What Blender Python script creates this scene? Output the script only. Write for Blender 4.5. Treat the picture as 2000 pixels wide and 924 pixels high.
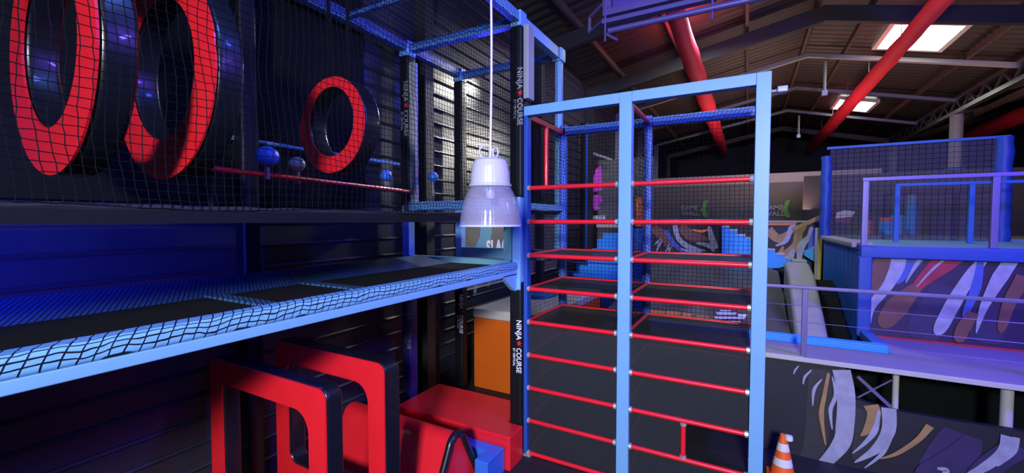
import bpy, math, random
from math import pi, sin, cos, radians, tan, atan, sqrt
from mathutils import Vector
random.seed(7)
C = bpy.context.scene.collection
S = bpy.context.scene
for o in list(bpy.data.objects): bpy.data.objects.remove(o)

# ------------------------------------------------------------------ camera
CZ = 2.85
cd = bpy.data.cameras.new('camera'); cam = bpy.data.objects.new('camera', cd); C.objects.link(cam)
cam.location = (0, 0, CZ); cam.rotation_euler = (radians(90-2.2), 0, radians(29))
cd.sensor_width = 36; cd.lens = 830/2000*36; cd.clip_start = .05; cd.clip_end = 200
S.camera = cam
S.view_settings.view_transform = 'Standard'; S.view_settings.look = 'None'
S.view_settings.gamma = 1; S.view_settings.use_curve_mapping = False
S.view_settings.exposure = 0.0
# ------------------------------------------------------------------ world and lights
w = bpy.data.worlds.new('world'); S.world = w; w.use_nodes = True
w.node_tree.nodes['Background'].inputs[0].default_value = (.55, .6, .8, 1)
w.node_tree.nodes['Background'].inputs[1].default_value = .012
def light(kind, loc, aim, col, e, size=.5, spot=60, blend=.6, spread=180):
    l = bpy.data.lights.new('light', kind); l.color = col; l.energy = e
    if kind == 'AREA': l.size = size; l.spread = radians(spread)
    if kind == 'SPOT': l.spot_size = radians(spot); l.spot_blend = blend; l.shadow_soft_size = size
    if kind == 'POINT': l.shadow_soft_size = size
    o = bpy.data.objects.new(kind.lower()+'_light', l); C.objects.link(o); o.location = loc
    if aim: o.rotation_euler = (Vector(aim)-Vector(loc)).to_track_quat('-Z', 'Y').to_euler()
    return o
BLUE = (.03, .04, 1); PURP = (.15, .075, 1); COOL = (.86, .92, 1)
light('AREA', (1.2, -4.5, 4.7), (-2.0, 4.4, 1.6), COOL, 330, .9, spread=95)                  # off-frame cool key light added behind the viewer to light tower and hoops
light('AREA', (-1.2, -2.5, 4.4), (-4.3, 1.2, 2.6), BLUE, 90, .6)                  # blue flood on the side wall
light('SPOT', (-2.6, -1.5, 2.75), (-4.3, .35, 2.62), BLUE, 2400, .2, 62, 1)
light('AREA', (-1.3, 1.3, 5.6), (-2.6, 2.8, 2.3), (.10, .22, 1), 60, .5)          # blue light above the course, source unseen
light('AREA', (0.6, 3.4, 6.6), (-2.4, 5.2, 5.0), (.05, .10, 1), 60, .4)
light('AREA', (-3.2, 5.2, 4.95), (-3.6, 1, 3.0), BLUE, 22, .4)
light('AREA', (4.6, 3.6, 5.8), (2.2, 7.0, 1.4), PURP, 600, .8)                    # purple flood over the mezzanine
light('AREA', (-.6, 2.4, 4.6), (-1.7, 2.7, 3.0), PURP, 5, .3)
light('SPOT', (-2.6, 8.6, 4.6), (-4.35, 6.9, 3.7), (1, .95, .85), 560, .15, 75, 1)
light('SPOT', (-3.9, 7.2, 5.6), (-4.3, 4.3, 3.8), (1, .97, .9), 500, .1, 60, 1)
light('AREA', (-3.0, 1.9, 2.12), (-3.6, 2.2, .9), BLUE, 5, .4)                    # blue light added under the deck to tint the wall
light('AREA', (.8, 17, 3.2), (.8, 17, 8), (1, .6, .52), 170, 2)
light('AREA', (6, 14, 4.2), (4, 17, 8), (1, .6, .5), 60, 1)
light('AREA', (-1.2, 10.5, 7.2), (-1, 11, 1.8), (.85, .9, 1), 260, 1.0)
light('POINT', (2.6, 8.8, 5.6), None, (.85, .85, 1), 60, .3)

# ------------------------------------------------------------------ camera-model helper for measured points
_Y = radians(29); _P = radians(2.2); _F = 830.
_f = Vector((-sin(_Y)*cos(_P), cos(_Y)*cos(_P), -sin(_P))); _r = Vector((cos(_Y), sin(_Y), 0)); _u = _r.cross(_f)
def at(px, py, X=None, Y=None, Z=None):
    r = _f + _r*((px-1000)/_F) + _u*((462-py)/_F)
    t = X/r.x if X is not None else (Y/r.y if Y is not None else (Z-CZ)/r.z)
    return Vector((0, 0, CZ)) + r*t

# ------------------------------------------------------------------ materials
def mat(name, col, rough=.6, metal=0, var=.12, scale=6, bump=0, bscale=60, alpha=1, trans=0, emit=None, es=0, coat=0, spec=.5):
    m = bpy.data.materials.new(name); m.use_nodes = True; nt = m.node_tree; N = nt.nodes; L = nt.links
    b = N['Principled BSDF']; b.inputs['Roughness'].default_value = rough; b.inputs['Metallic'].default_value = metal
    tc = N.new('ShaderNodeTexCoord')
    n = N.new('ShaderNodeTexNoise'); n.inputs['Scale'].default_value = scale; n.inputs['Detail'].default_value = 4
    L.new(tc.outputs['Object'], n.inputs['Vector'])
    mx = N.new('ShaderNodeMix'); mx.data_type = 'RGBA'
    mx.inputs[6].default_value = (*[c*(1-var) for c in col], 1); mx.inputs[7].default_value = (*[min(1, c*(1+var)) for c in col], 1)
    L.new(n.outputs['Fac'], mx.inputs[0]); L.new(mx.outputs[2], b.inputs['Base Color'])
    if bump:
        n2 = N.new('ShaderNodeTexNoise'); n2.inputs['Scale'].default_value = bscale; L.new(tc.outputs['Object'], n2.inputs['Vector'])
        bp = N.new('ShaderNodeBump'); bp.inputs['Strength'].default_value = bump; bp.inputs['Distance'].default_value = .01
        L.new(n2.outputs['Fac'], bp.inputs['Height']); L.new(bp.outputs[0], b.inputs['Normal'])
    b.inputs['Specular IOR Level'].default_value = spec
    b.inputs['Alpha'].default_value = alpha
    b.inputs['Transmission Weight'].default_value = trans
    b.inputs['Coat Weight'].default_value = coat
    if emit: b.inputs['Emission Color'].default_value = (*emit, 1); b.inputs['Emission Strength'].default_value = es
    m.diffuse_color = (*col, 1)
    return m
def netwrap(name, base, axis, cell=(.058, .032), cord=(.004, .006, .012), warp=.03, rough=.4):
    """padding wrapped tightly in a black net; u along the beam, v across it"""
    m = mat(name, base, rough, var=.08); nt = m.node_tree; N = nt.nodes; L = nt.links; b = N['Principled BSDF']
    tc = N.new('ShaderNodeTexCoord'); sx = N.new('ShaderNodeSeparateXYZ'); L.new(tc.outputs['Object'], sx.inputs[0])
    no = N.new('ShaderNodeTexNoise'); no.inputs['Scale'].default_value = 6; L.new(tc.outputs['Object'], no.inputs['Vector'])
    sn = N.new('ShaderNodeSeparateColor'); L.new(no.outputs['Color'], sn.inputs[0])
    def math_(op, a, bb):
        q = N.new('ShaderNodeMath'); q.operation = op
        for i, v in enumerate((a, bb)):
            if isinstance(v, (int, float)): q.inputs[i].default_value = v
            else: L.new(v, q.inputs[i])
        return q.outputs[0]
    ax = {'X': (0, 1, 2), 'Y': (1, 0, 2), 'Z': (2, 0, 1)}[axis]
    u = math_('ADD', sx.outputs[ax[0]], math_('MULTIPLY', sn.outputs[0], warp))
    v = math_('ADD', math_('SUBTRACT', sx.outputs[ax[1]], sx.outputs[ax[2]]), math_('MULTIPLY', sn.outputs[1], warp*2))
    u = math_('ADD', u, math_('MULTIPLY', v, .45))
    cx = N.new('ShaderNodeCombineXYZ'); L.new(u, cx.inputs[0]); L.new(v, cx.inputs[1])
    br = N.new('ShaderNodeTexBrick'); br.inputs['Scale'].default_value = 1
    br.inputs['Brick Width'].default_value = cell[0]; br.inputs['Row Height'].default_value = cell[1]
    br.offset = 0; br.inputs['Mortar Size'].default_value = .004; br.inputs['Mortar Smooth'].default_value = .4
    L.new(cx.outputs[0], br.inputs['Vector'])
    mx = N.new('ShaderNodeMix'); mx.data_type = 'RGBA'; L.new(br.outputs['Fac'], mx.inputs[0])
    old = b.inputs['Base Color'].links[0].from_socket; L.new(old, mx.inputs[6]); mx.inputs[7].default_value = (*cord, 1)
    L.new(mx.outputs[2], b.inputs['Base Color'])
    bp = N.new('ShaderNodeBump'); bp.inputs['Strength'].default_value = .7; bp.inputs['Distance'].default_value = .006
    L.new(br.outputs['Fac'], bp.inputs['Height']); L.new(bp.outputs[0], b.inputs['Normal'])
    return m
M = {}
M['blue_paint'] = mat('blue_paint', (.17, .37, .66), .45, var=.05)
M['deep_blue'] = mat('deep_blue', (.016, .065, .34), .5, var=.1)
M['sky_blue'] = mat('sky_blue', (.03, .35, .85), .55, var=.1)
M['mid_blue'] = mat('mid_blue', (.02, .13, .42), .55, var=.15)
M['red_vinyl'] = mat('red_vinyl', (.72, .012, .02), .38, var=.1, scale=3, bump=.05, bscale=25, coat=.15)
M['black_vinyl'] = mat('black_vinyl', (.006, .007, .012), .33, var=.2, scale=3, bump=.05, bscale=20, coat=.2)
M['black_pad'] = mat('black_pad', (.005, .005, .007), .5, spec=.25, var=.2, bump=.08, bscale=30)
M['blue_lit_pad'] = mat('blue_lit_pad', (.022, .02, .13), .4, var=.1)  # black post pad with the blue light on it put into the colour
M['blue_vinyl'] = mat('blue_vinyl', (.03, .14, .6), .4, var=.1, scale=3)
M['orange_vinyl'] = mat('orange_vinyl', (.62, .11, .008), .4, var=.1, scale=3, bump=.05, bscale=20)
M['cream_vinyl'] = mat('cream_vinyl', (.5, .48, .45), .45, var=.08, scale=3)
M['mat_black'] = mat('mat_black', (.003, .0035, .004), .85, spec=.2, var=.2, bump=.2, bscale=150)
M['cord'] = mat('cord', (.004, .004, .006), .9, var=.2, spec=.05)
M['cord_grey'] = mat('cord_grey', (.02, .02, .03), .9, var=.2, spec=.1)
M['red_tube'] = mat('red_tube', (.75, .012, .025), .35, var=.08, coat=.2)
M['red_duct'] = mat('red_duct', (.85, .02, .05), .7, var=.12, scale=2, bump=.15, bscale=12)
M['steel'] = mat('steel', (.5, .52, .5), .35, 1, var=.1)
M['zinc'] = mat('zinc', (.5, .56, .5), .4, .6, var=.1)
M['grey_metal'] = mat('grey_metal', (.22, .22, .23), .45, .7, var=.15)
M['brown_metal'] = mat('brown_metal', (.10, .07, .06), .6, .3, var=.3)
M['wall'] = mat('wall', (.020, .022, .034), .45, 0, var=.18, scale=2, bump=.05, bscale=8)
M['dark_wall'] = mat('dark_wall', (.02, .018, .02), .7, var=.3, scale=1.5)
M['roof'] = mat('roof', (.05, .04, .038), .6, .2, var=.35, scale=.7)
M['roof_dark'] = mat('roof_dark', (.02, .018, .02), .6, .2, var=.3, scale=.7)
M['floor'] = mat('floor', (.014, .0145, .017), .6, var=.3, scale=4, bump=.1, bscale=80)
M['white_text'] = mat('white_text', (.75, .75, .8), .5, var=.05)
M['red_text'] = mat('red_text', (.6, .02, .03), .5, var=.05)
M['grey_wall'] = mat('grey_wall', (.12, .115, .105), .7, var=.12, scale=1)
M['light_grey'] = mat('light_grey', (.3, .3, .29), .6, var=.12)
M['purple_wall'] = mat('purple_wall', (.026, .010, .06), .5, var=.5, scale=1.2)
M['mural_dark'] = mat('mural_dark', (.013, .011, .02), .6, var=.5, scale=1.2)
M['paint_white'] = mat('paint_white', (.33, .33, .42), .6, var=.35, scale=9)
M['paint_tan'] = mat('paint_tan', (.35, .2, .08), .6, var=.35, scale=8)
M['paint_blue'] = mat('paint_blue', (.06, .1, .4), .6, var=.3, scale=8)
M['paint_brown'] = mat('paint_brown', (.16, .06, .05), .6, var=.4, scale=5)
M['paint_shade'] = mat('paint_shade', (.03, .026, .03), .6, var=.4, scale=5)
M['paint_violet'] = mat('paint_violet', (.035, .02, .08), .6, var=.5, scale=4)
M['paint_red'] = mat('paint_red', (.35, .02, .05), .6, var=.3, scale=5)
M['paint_orange'] = mat('paint_orange', (.8, .22, .05), .6, var=.3, scale=8)
M['paint_yellow'] = mat('paint_yellow', (.8, .65, .08), .6, var=.3, scale=8)
M['paint_pink'] = mat('paint_pink', (.75, .08, .6), .6, var=.15)
M['paint_green'] = mat('paint_green', (.12, .4, .08), .6, var=.15)
M['teal'] = mat('teal', (.12, .3, .38), .5, var=.1)
M['deck_carpet'] = mat('deck_carpet', (.24, .22, .34), .75, var=.08, scale=3, bump=.1, bscale=100)
M['mezz_metal'] = mat('mezz_metal', (.17, .14, .32), .4, .3, var=.1)
M['screen_metal'] = mat('screen_metal', (.10, .07, .22), .4, .2)
M['screen_fabric'] = mat('screen_fabric', (.05, .03, .22), .6)
M['airbag'] = mat('airbag', (.055, .06, .068), .5, var=.35, scale=2.5, bump=.5, bscale=5)
M['cone_orange'] = mat('cone_orange', (.9, .12, .02), .5, var=.06)
M['cone_white'] = mat('cone_white', (.7, .7, .75), .3, var=.05)
M['lamp_white'] = mat('lamp_white', (.42, .4, .44), .4, var=.04)
M['cable'] = mat('cable', (.62, .5, .52), .5, var=.05)
M['sky_glass'] = mat('sky_glass', (.8, .9, .9), .4, emit=(.85, 1, .95), es=13)
M['sky_frame'] = mat('sky_frame', (.6, .66, .64), .5)
M['fine_mesh'] = mat('fine_mesh', (.014, .016, .024), .8, var=.1, alpha=.80)
M['shelf_mesh'] = mat('shelf_mesh', (.006, .0065, .009), .8, var=.1, alpha=.92)
M['soft_net'] = mat('soft_net', (.12, .11, .15), .8, var=.1, alpha=.45)
M['acrylic'] = mat('acrylic', (.38, .34, .5), .16, var=.03, alpha=.40, coat=.4)
M['clear'] = mat('clear', (.7, .7, .9), .1, var=.03, alpha=.5, coat=.5)
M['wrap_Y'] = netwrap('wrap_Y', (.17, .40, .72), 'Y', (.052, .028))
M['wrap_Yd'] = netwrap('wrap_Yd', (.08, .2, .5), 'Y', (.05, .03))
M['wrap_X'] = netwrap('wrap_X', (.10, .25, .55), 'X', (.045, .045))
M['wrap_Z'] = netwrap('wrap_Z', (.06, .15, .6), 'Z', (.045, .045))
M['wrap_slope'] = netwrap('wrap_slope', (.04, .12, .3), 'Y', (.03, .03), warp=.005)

# ------------------------------------------------------------------ mesh builder
def thing(name, label, cat, loc=(0, 0, 0), group=None):
    o = bpy.data.objects.new(name, None); C.objects.link(o); o.location = loc; o.empty_display_size = .1
    o['label'] = label; o['category'] = cat
    if group: o['group'] = group
    return o
def tag(o, label, cat, group=None):
    o['label'] = label; o['category'] = cat
    if group: o['group'] = group
    return o
def world_loc(p):
    v = Vector((0, 0, 0))
    while p is not None: v += p.location; p = p.parent
    return v
class MB:
    def __init__(s): s.ns = 0; s.v = []; s.f = []; s.mi = []; s.mats = []; s.cur = 0
    def use(s, m):
        if m not in s.mats: s.mats.append(m)
        s.cur = s.mats.index(m); return s
    def add(s, vs, fs):
        b = len(s.v); s.v += [tuple(x) for x in vs]
        for f in fs: s.f.append([i+b for i in f]); s.mi.append(s.cur)
        return s
    def box(s, x0, x1, y0, y1, z0, z1):
        return s.add([(x0,y0,z0),(x1,y0,z0),(x1,y1,z0),(x0,y1,z0),(x0,y0,z1),(x1,y0,z1),(x1,y1,z1),(x0,y1,z1)],
                     [(3,2,1,0),(4,5,6,7),(0,1,5,4),(1,2,6,5),(2,3,7,6),(3,0,4,7)])
    def bar(s, p, q, w, h, up=(0,0,1)):
        p = Vector(p); q = Vector(q); d = (q-p).normalized(); u = Vector(up)
        if abs(d.dot(u)) > .98: u = Vector((0, 1, 0))
        a = d.cross(u).normalized()*w/2; c = a.cross(d).normalized()*h/2
        vs = [p-a-c, p+a-c, p+a+c, p-a+c, q-a-c, q+a-c, q+a+c, q-a+c]
        return s.add(vs, [(0,1,2,3),(7,6,5,4),(4,5,1,0),(5,6,2,1),(6,7,3,2),(7,4,0,3)])
    def tube(s, p, q, r, n=10, r2=None):
        return s.path([p, q], r if r2 is None else [r, r2], n)
    def path(s, pts, r, n=8, cap=True):
        pts = [Vector(p) for p in pts]; rs = r if isinstance(r, (list, tuple)) else [r]*len(pts)
        vs = []; fs = []; pu = None
        for i, p in enumerate(pts):
            d = (pts[min(i+1, len(pts)-1)]-pts[max(i-1, 0)]).normalized()
            if pu is None: pu = Vector((0,0,1)) if abs(d.z) < .9 else Vector((0,1,0))
            a = d.cross(pu).normalized(); c = a.cross(d).normalized(); pu = c
            for k in range(n):
                t = 2*pi*k/n; vs.append(p+a*cos(t)*rs[i]+c*sin(t)*rs[i])
        for i in range(len(pts)-1):
            for k in range(n):
                k2 = (k+1) % n; fs.append((i*n+k, (i+1)*n+k, (i+1)*n+k2, i*n+k2))
        if cap: fs.append(tuple(range(n))); fs.append(tuple(range((len(pts)-1)*n+n-1, (len(pts)-1)*n-1, -1)))
        return s.add(vs, fs)
    def sphere(s, c, r, n=14, m=9, sz=1):
        c = Vector(c); vs = [c+Vector((0,0,r*sz))]; fs = []
        for i in range(1, m):
            t = pi*i/m
            for k in range(n): vs.append(c+Vector((r*sin(t)*cos(2*pi*k/n), r*sin(t)*sin(2*pi*k/n), r*sz*cos(t))))
        vs.append(c-Vector((0,0,r*sz)))
        for k in range(n):
            fs.append((0, 1+k, 1+(k+1) % n))
            for i in range(m-2): a = 1+i*n; fs.append((a+k, a+n+k, a+n+(k+1) % n, a+(k+1) % n))
            a = 1+(m-2)*n; fs.append((a+k, len(vs)-1, a+(k+1) % n))
        return s.add(vs, fs)
    def lathe(s, c, prof, n=40, flute=None):
        c = Vector(c); vs = []; fs = []
        for (r, z) in prof:
            for k in range(n):
                rr = r*(1+(flute if flute and k % 2 else 0))
                vs.append(c+Vector((rr*cos(2*pi*k/n), rr*sin(2*pi*k/n), z)))
        for i in range(len(prof)-1):
            for k in range(n): k2 = (k+1) % n; fs.append((i*n+k, i*n+k2, (i+1)*n+k2, (i+1)*n+k))
        return s.add(vs, fs)
    def prism(s, poly, axis, a, b):
        """poly: 2-D outline; axis it is extruded along"""
        def P(u, v, t): return {'X': (t, u, v), 'Y': (u, t, v), 'Z': (u, v, t)}[axis]
        n = len(poly); vs = [P(u, v, a) for u, v in poly]+[P(u, v, b) for u, v in poly]
        fs = [tuple(range(n)), tuple(range(2*n-1, n-1, -1))]+[(i, i+n, (i+1) % n+n, (i+1) % n) for i in range(n)]
        return s.add(vs, fs)
    def loopband(s, outer, inner, axis, a, b, face=True, side=True):
        """closed frame between two outlines with equal point counts"""
        def P(u, v, t): return {'X': (t, u, v), 'Y': (u, t, v), 'Z': (u, v, t)}[axis]
        n = len(outer)
        vs = [P(*p, a) for p in outer]+[P(*p, a) for p in inner]+[P(*p, b) for p in outer]+[P(*p, b) for p in inner]
        fs = []
        for i in range(n):
            j = (i+1) % n
            if face: fs += [(i, j, n+j, n+i), (2*n+j, 2*n+i, 3*n+i, 3*n+j)]
            if side: fs += [(i, 2*n+i, 2*n+j, j), (n+j, 3*n+j, 3*n+i, n+i)]
        return s.add(vs, fs)
    def quad(s, a, b, c, d): return s.add([a, b, c, d], [(0, 1, 2, 3)])
    def poly(s, pts): return s.add(pts, [tuple(range(len(pts)))])
    zcap = 99
    def stroke(s, pts, ws, nrm, off=.004, n=6):
        """a painted brush stroke lying on a surface"""
        s.ns += 1; off = off+.0015*s.ns
        pts = [Vector(p) for p in pts]; k = len(pts); nrm = Vector(nrm); P = []; W = []
        for i in range(k-1):
            p0 = pts[max(i-1, 0)]; p1 = pts[i]; p2 = pts[i+1]; p3 = pts[min(i+2, k-1)]
            for j in range(n):
                t = j/n
                P.append(.5*((2*p1)+(p2-p0)*t+(2*p0-5*p1+4*p2-p3)*t*t+(-p0+3*p1-3*p2+p3)*t**3))
                W.append(ws[i]*(1-t)+ws[i+1]*t)
        P.append(pts[-1]); W.append(ws[-1]); vs = []; fs = []
        for q, fct in enumerate((.05, .55, .8, .93)):
            if q < len(W) and ws[-1] > .03: W[-1-q] *= fct
        for i, p in enumerate(P):
            d = (P[min(i+1, len(P)-1)]-P[max(i-1, 0)]).normalized(); a = d.cross(nrm).normalized()*W[i]/2
            for e in (p-a+nrm*off, p+a+nrm*off): vs.append(Vector((e.x, e.y, min(e.z, s.zcap))))
        for i in range(len(P)-1): fs.append((2*i, 2*i+1, 2*i+3, 2*i+2))
        return s.add(vs, fs)
    def build(s, name, material=None, parent=None, bevel=0, seg=2, smooth=False):
        org = world_loc(parent) if parent is not None else Vector((0, 0, 0))
        if parent is None:
            xs = [v[0] for v in s.v]; ys = [v[1] for v in s.v]; zs = [v[2] for v in s.v]
            loc = Vector(((min(xs)+max(xs))/2, (min(ys)+max(ys))/2, min(zs)))
        else: loc = org
        me = bpy.data.meshes.new(name)
        me.from_pydata([(v[0]-loc.x, v[1]-loc.y, v[2]-loc.z) for v in s.v], [], s.f)
        ms = [M[m] for m in s.mats] if s.mats else [M[material]]
        for m in ms: me.materials.append(m)
        if s.mats: me.polygons.foreach_set('material_index', s.mi)
        if smooth: me.polygons.foreach_set('use_smooth', [True]*len(me.polygons))
        me.update(); o = bpy.data.objects.new(name, me); C.objects.link(o)
        if parent is not None: o.parent = parent
        else: o.location = loc
        if bevel:
            b = o.modifiers.new('bevel', 'BEVEL'); b.width = bevel; b.segments = seg; b.limit_method = 'ANGLE'; b.angle_limit = radians(40)
            for p in me.polygons: p.use_smooth = True
            wn = o.modifiers.new('wn', 'WEIGHTED_NORMAL')
        elif smooth:
            try: me.set_sharp_from_angle(angle=radians(45))
            except Exception: pass
        return o
def struct(o): o['kind'] = 'structure'; return o
def net(name, m, parent, P, nu, nv, r, jit=.0, every=1):
    """P(i,j) gives the knot; cords are real triangular prisms"""
    mb = MB(); K = {}
    for i in range(nu+1):
        for j in range(nv+1):
            K[i, j] = P(i, j)+Vector([random.uniform(-jit, jit) for _ in range(3)])
    def run(pts):
        n = 3; base = len(mb.v); k = len(pts)
        for i, p in enumerate(pts):
            d = (pts[min(i+1, k-1)]-pts[max(i-1, 0)]).normalized()
            u = Vector((.3, .5, .8)).normalized()
            if abs(d.dot(u)) > .95: u = Vector((1, 0, 0))
            a = d.cross(u).normalized(); c = d.cross(a)
            for q in range(3): t = 2*pi*q/3; mb.v.append(tuple(p+a*cos(t)*r+c*sin(t)*r))
        for i in range(k-1):
            for q in range(3):
                q2 = (q+1) % 3; mb.f.append([base+i*3+q, base+(i+1)*3+q, base+(i+1)*3+q2, base+i*3+q2]); mb.mi.append(0)
    for i in range(nu+1): run([K[i, j] for j in range(0, nv+1)])
    for j in range(nv+1): run([K[i, j] for i in range(0, nu+1)])
    return mb.build(name, m, parent)
def flat_net(name, m, parent, o, U, V, cell, r, jit=.004):
    o = Vector(o); U = Vector(U); V = Vector(V); nu = max(2, round(U.length/cell)); nv = max(2, round(V.length/cell))
    return net(name, m, parent, lambda i, j: o+U*(i/nu)+V*(j/nv), nu, nv, r, jit)
def text(name, body, m, parent, origin, right, up, size, ext=.002, bold=.0, sx=1):
    cu = bpy.data.curves.new(name, 'FONT'); cu.body = body; cu.size = size; cu.extrude = ext; cu.offset = bold; cu.space_character = 1.05
    t = bpy.data.objects.new('tmp', cu); C.objects.link(t); bpy.context.view_layer.update()
    me = bpy.data.meshes.new_from_object(t.evaluated_get(bpy.context.evaluated_depsgraph_get()))
    bpy.data.objects.remove(t)
    R = Vector(right).normalized(); U = Vector(up).normalized(); Nn = R.cross(U); org = world_loc(parent) if parent else Vector((0,0,0))
    for v in me.vertices: v.co = Vector(origin)+R*v.co.x*sx+U*v.co.y+Nn*v.co.z-org
    me.materials.clear(); me.materials.append(M[m]); me.name = name
    o = bpy.data.objects.new(name, me); C.objects.link(o)
    if parent is not None: o.parent = parent
    return o
def rrect(x0, x1, z0, z1, r, n=6, rs=None):
    rs = rs or [r]*4; pts = []
    for (cx, cz, a, rr) in ((x1, z1, 0, rs[0]), (x0, z1, 90, rs[1]), (x0, z0, 180, rs[2]), (x1, z0, 270, rs[3])):
        ux = cx-rr if cx == x1 else cx+rr; uz = cz-rr if cz == z1 else cz+rr
        for k in range(n+1):
            t = radians(a+90*k/n); pts.append((ux+rr*cos(t), uz+rr*sin(t)))
    return pts

# ================================================================== THE HALL
RX, RZ, SL, SR = 1.5, 8.1, .19, .24
def roof_z(x):
    if x <= RX: return RZ-SL*(RX-x)
    if x <= 6.1: return RZ-SR*(x-RX)
    return roof_z(6.1)+SR*(x-6.1) if x <= 10.7 else RZ-SR*(x-10.7)
struct(MB().box(-4.5, 16.2, -5.2, 32.2, -.2, 0).build('floor', 'floor'))
# side wall with horizontal rolled ribs
mb = MB().box(-4.55, -4.38, -5.2, 32.2, 0, 7.0)
z = .12
while z < 6.9:
    mb.prism([(-4.385, z-.024), (-4.366, z-.017), (-4.352, z), (-4.366, z+.017), (-4.385, z+.024)], 'Y', -5.0, 32.0); z += .225
struct(mb.build('wall_left', 'wall'))
struct(MB().box(-4.5, 16.2, 32, 32.2, 0, 8.4).build('wall_back', 'dark_wall'))
struct(MB().box(16, 16.2, -5.2, 32.2, 0, 8.2).build('wall_right', 'dark_wall'))
struct(MB().box(-4.5, 16.2, -5.2, -5, 0, 8.4).build('wall_front', 'dark_wall'))
# corrugated roof
mb = MB()
for (xa, xb) in ((-4.5, RX), (RX, 6.1), (6.1, 10.7), (10.7, 16.2)):
    ys = [-5.2+i*.075 for i in range(500)]
    vs = []
    for i, y in enumerate(ys):
        dz = .03 if i % 4 in (1, 2) else 0
        vs += [(xa, y, roof_z(xa+1e-6)+dz+.05), (xb, y, roof_z(xb)+dz+.05)]
    mb.add(vs, [(2*i, 2*i+1, 2*i+3, 2*i+2) for i in range(len(ys)-1)])
struct(mb.build('ceiling', 'roof'))
n = 0
for xs in (-3.3, -1.7, -.1, 1.35, 2.4, 5.0, 7.4, 9.0, 12.2):
    n += 1; zz = roof_z(xs); struct(MB().box(xs-.035, xs+.035, -5, 32, zz-.16, zz-.015).build(f'trim_{n}', 'brown_metal'))
for (yr, h, m_) in ((5.0, .34, 'roof_dark'), (9.0, .34, 'roof_dark'), (12.6, .36, 'roof_dark'), (15.9, .11, 'light_grey'), (19.6, .11, 'grey_metal'), (23.4, .11, 'grey_metal'), (27.4, .24, 'brown_metal')):
    n += 1; mb = MB()
    for (xa, xb) in ((-4.3, RX), (RX, 6.0), (6.2, 10.7), (10.7, 15.9)):
        za, zb = roof_z(xa)-.17, roof_z(xb)-.17
        mb.add([(xa, yr-.07, za-h), (xb, yr-.07, zb-h), (xb, yr+.07, zb-h), (xa, yr+.07, za-h),
                (xa, yr-.07, za), (xb, yr-.07, zb), (xb, yr+.07, zb), (xa, yr+.07, za)],
               [(3,2,1,0),(4,5,6,7),(0,1,5,4),(1,2,6,5),(2,3,7,6),(3,0,4,7)])
    mb.box(-4.37, -4.17, yr-.09, yr+.09, 0, roof_z(-4.3)-.2)
    struct(mb.build(f'trim_{n}', m_))
# rooflights
for k, (x0, x1, y0, y1) in enumerate(((3.05, 4.3, 13.75, 15.4), (3.1, 4.2, 21.1, 22.7))):
    def rz(x): return roof_z(x)-.02
    fr = MB()
    for (a, b, c, d) in ((x0-.1, x0, y0-.1, y1+.1), (x1, x1+.1, y0-.1, y1+.1), (x0, x1, y0-.1, y0), (x0, x1, y1, y1+.1)):
        fr.add([(a, c, rz(a)-.1), (b, c, rz(b)-.1), (b, d, rz(b)-.1), (a, d, rz(a)-.1), (a, c, rz(a)+.03), (b, c, rz(b)+.03), (b, d, rz(b)+.03), (a, d, rz(a)+.03)],
               [(3,2,1,0),(4,5,6,7),(0,1,5,4),(1,2,6,5),(2,3,7,6),(3,0,4,7)])
    f = struct(fr.build(f'window_{k+1}', 'sky_frame'))
    MB().add([(x0, y0, rz(x0)), (x1, y0, rz(x1)), (x1, y1, rz(x1)), (x0, y1, rz(x0))], [(0, 3, 2, 1)]).build('rooflight_pane', 'sky_glass', None)
    p = C.objects[-1] if False else bpy.data.objects['rooflight_pane']; p.name = 'pane' ; p.parent = f; p.location = p.location-f.location
# valley girder with its columns
t = thing('valley_girder', 'grey steel lattice girder under the roof valley, running away above the blue net box', 'girder', (6.1, 15, 6.2))
for (x, z, nm) in ((6.0, 6.86, 'upper_chord'), (6.0, 6.42, 'lower_chord')):
    MB().box(x-.09, x+.09, 5, 31.8, z-.06, z+.06).build(nm, 'steel', t)
MB().box(6.4, 6.5, 5, 31.8, 6.25, 6.4).build('gutter_pipe', 'brown_metal', t)
mb = MB()
for i in range(26): mb.bar((6, 5.2+i, 6.46), (6, 5.7+i, 6.84), .05, .05).bar((6, 5.7+i, 6.84), (6, 6.2+i, 6.46), .05, .05)
mb.build('lattice', 'grey_metal', t)
def column(x, y, m_, label, r=.13, foot=None, z1=6.34):
    t = thing('support_column', label, 'column', (x, y, 0))
    MB().tube((x, y, 0), (x, y, z1), r, 14).build('shaft', m_, t, smooth=True)
    MB().box(x-.2, x+.2, y-.2, y+.2, 0, .04).build('base_plate', 'grey_metal', t)
    if foot: MB().tube((x, y, .05), (x, y, foot), r*1.5, 14).build('padding', 'mid_blue', t, smooth=True)
column(6.0, 26.6, 'light_grey', 'slim pale column seen through the net box, bright along its whole height', .14)
column(6.0, 19.6, 'light_grey', 'grey column wrapped in blue padding behind the right half of the net box', .17, 4.6)

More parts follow.
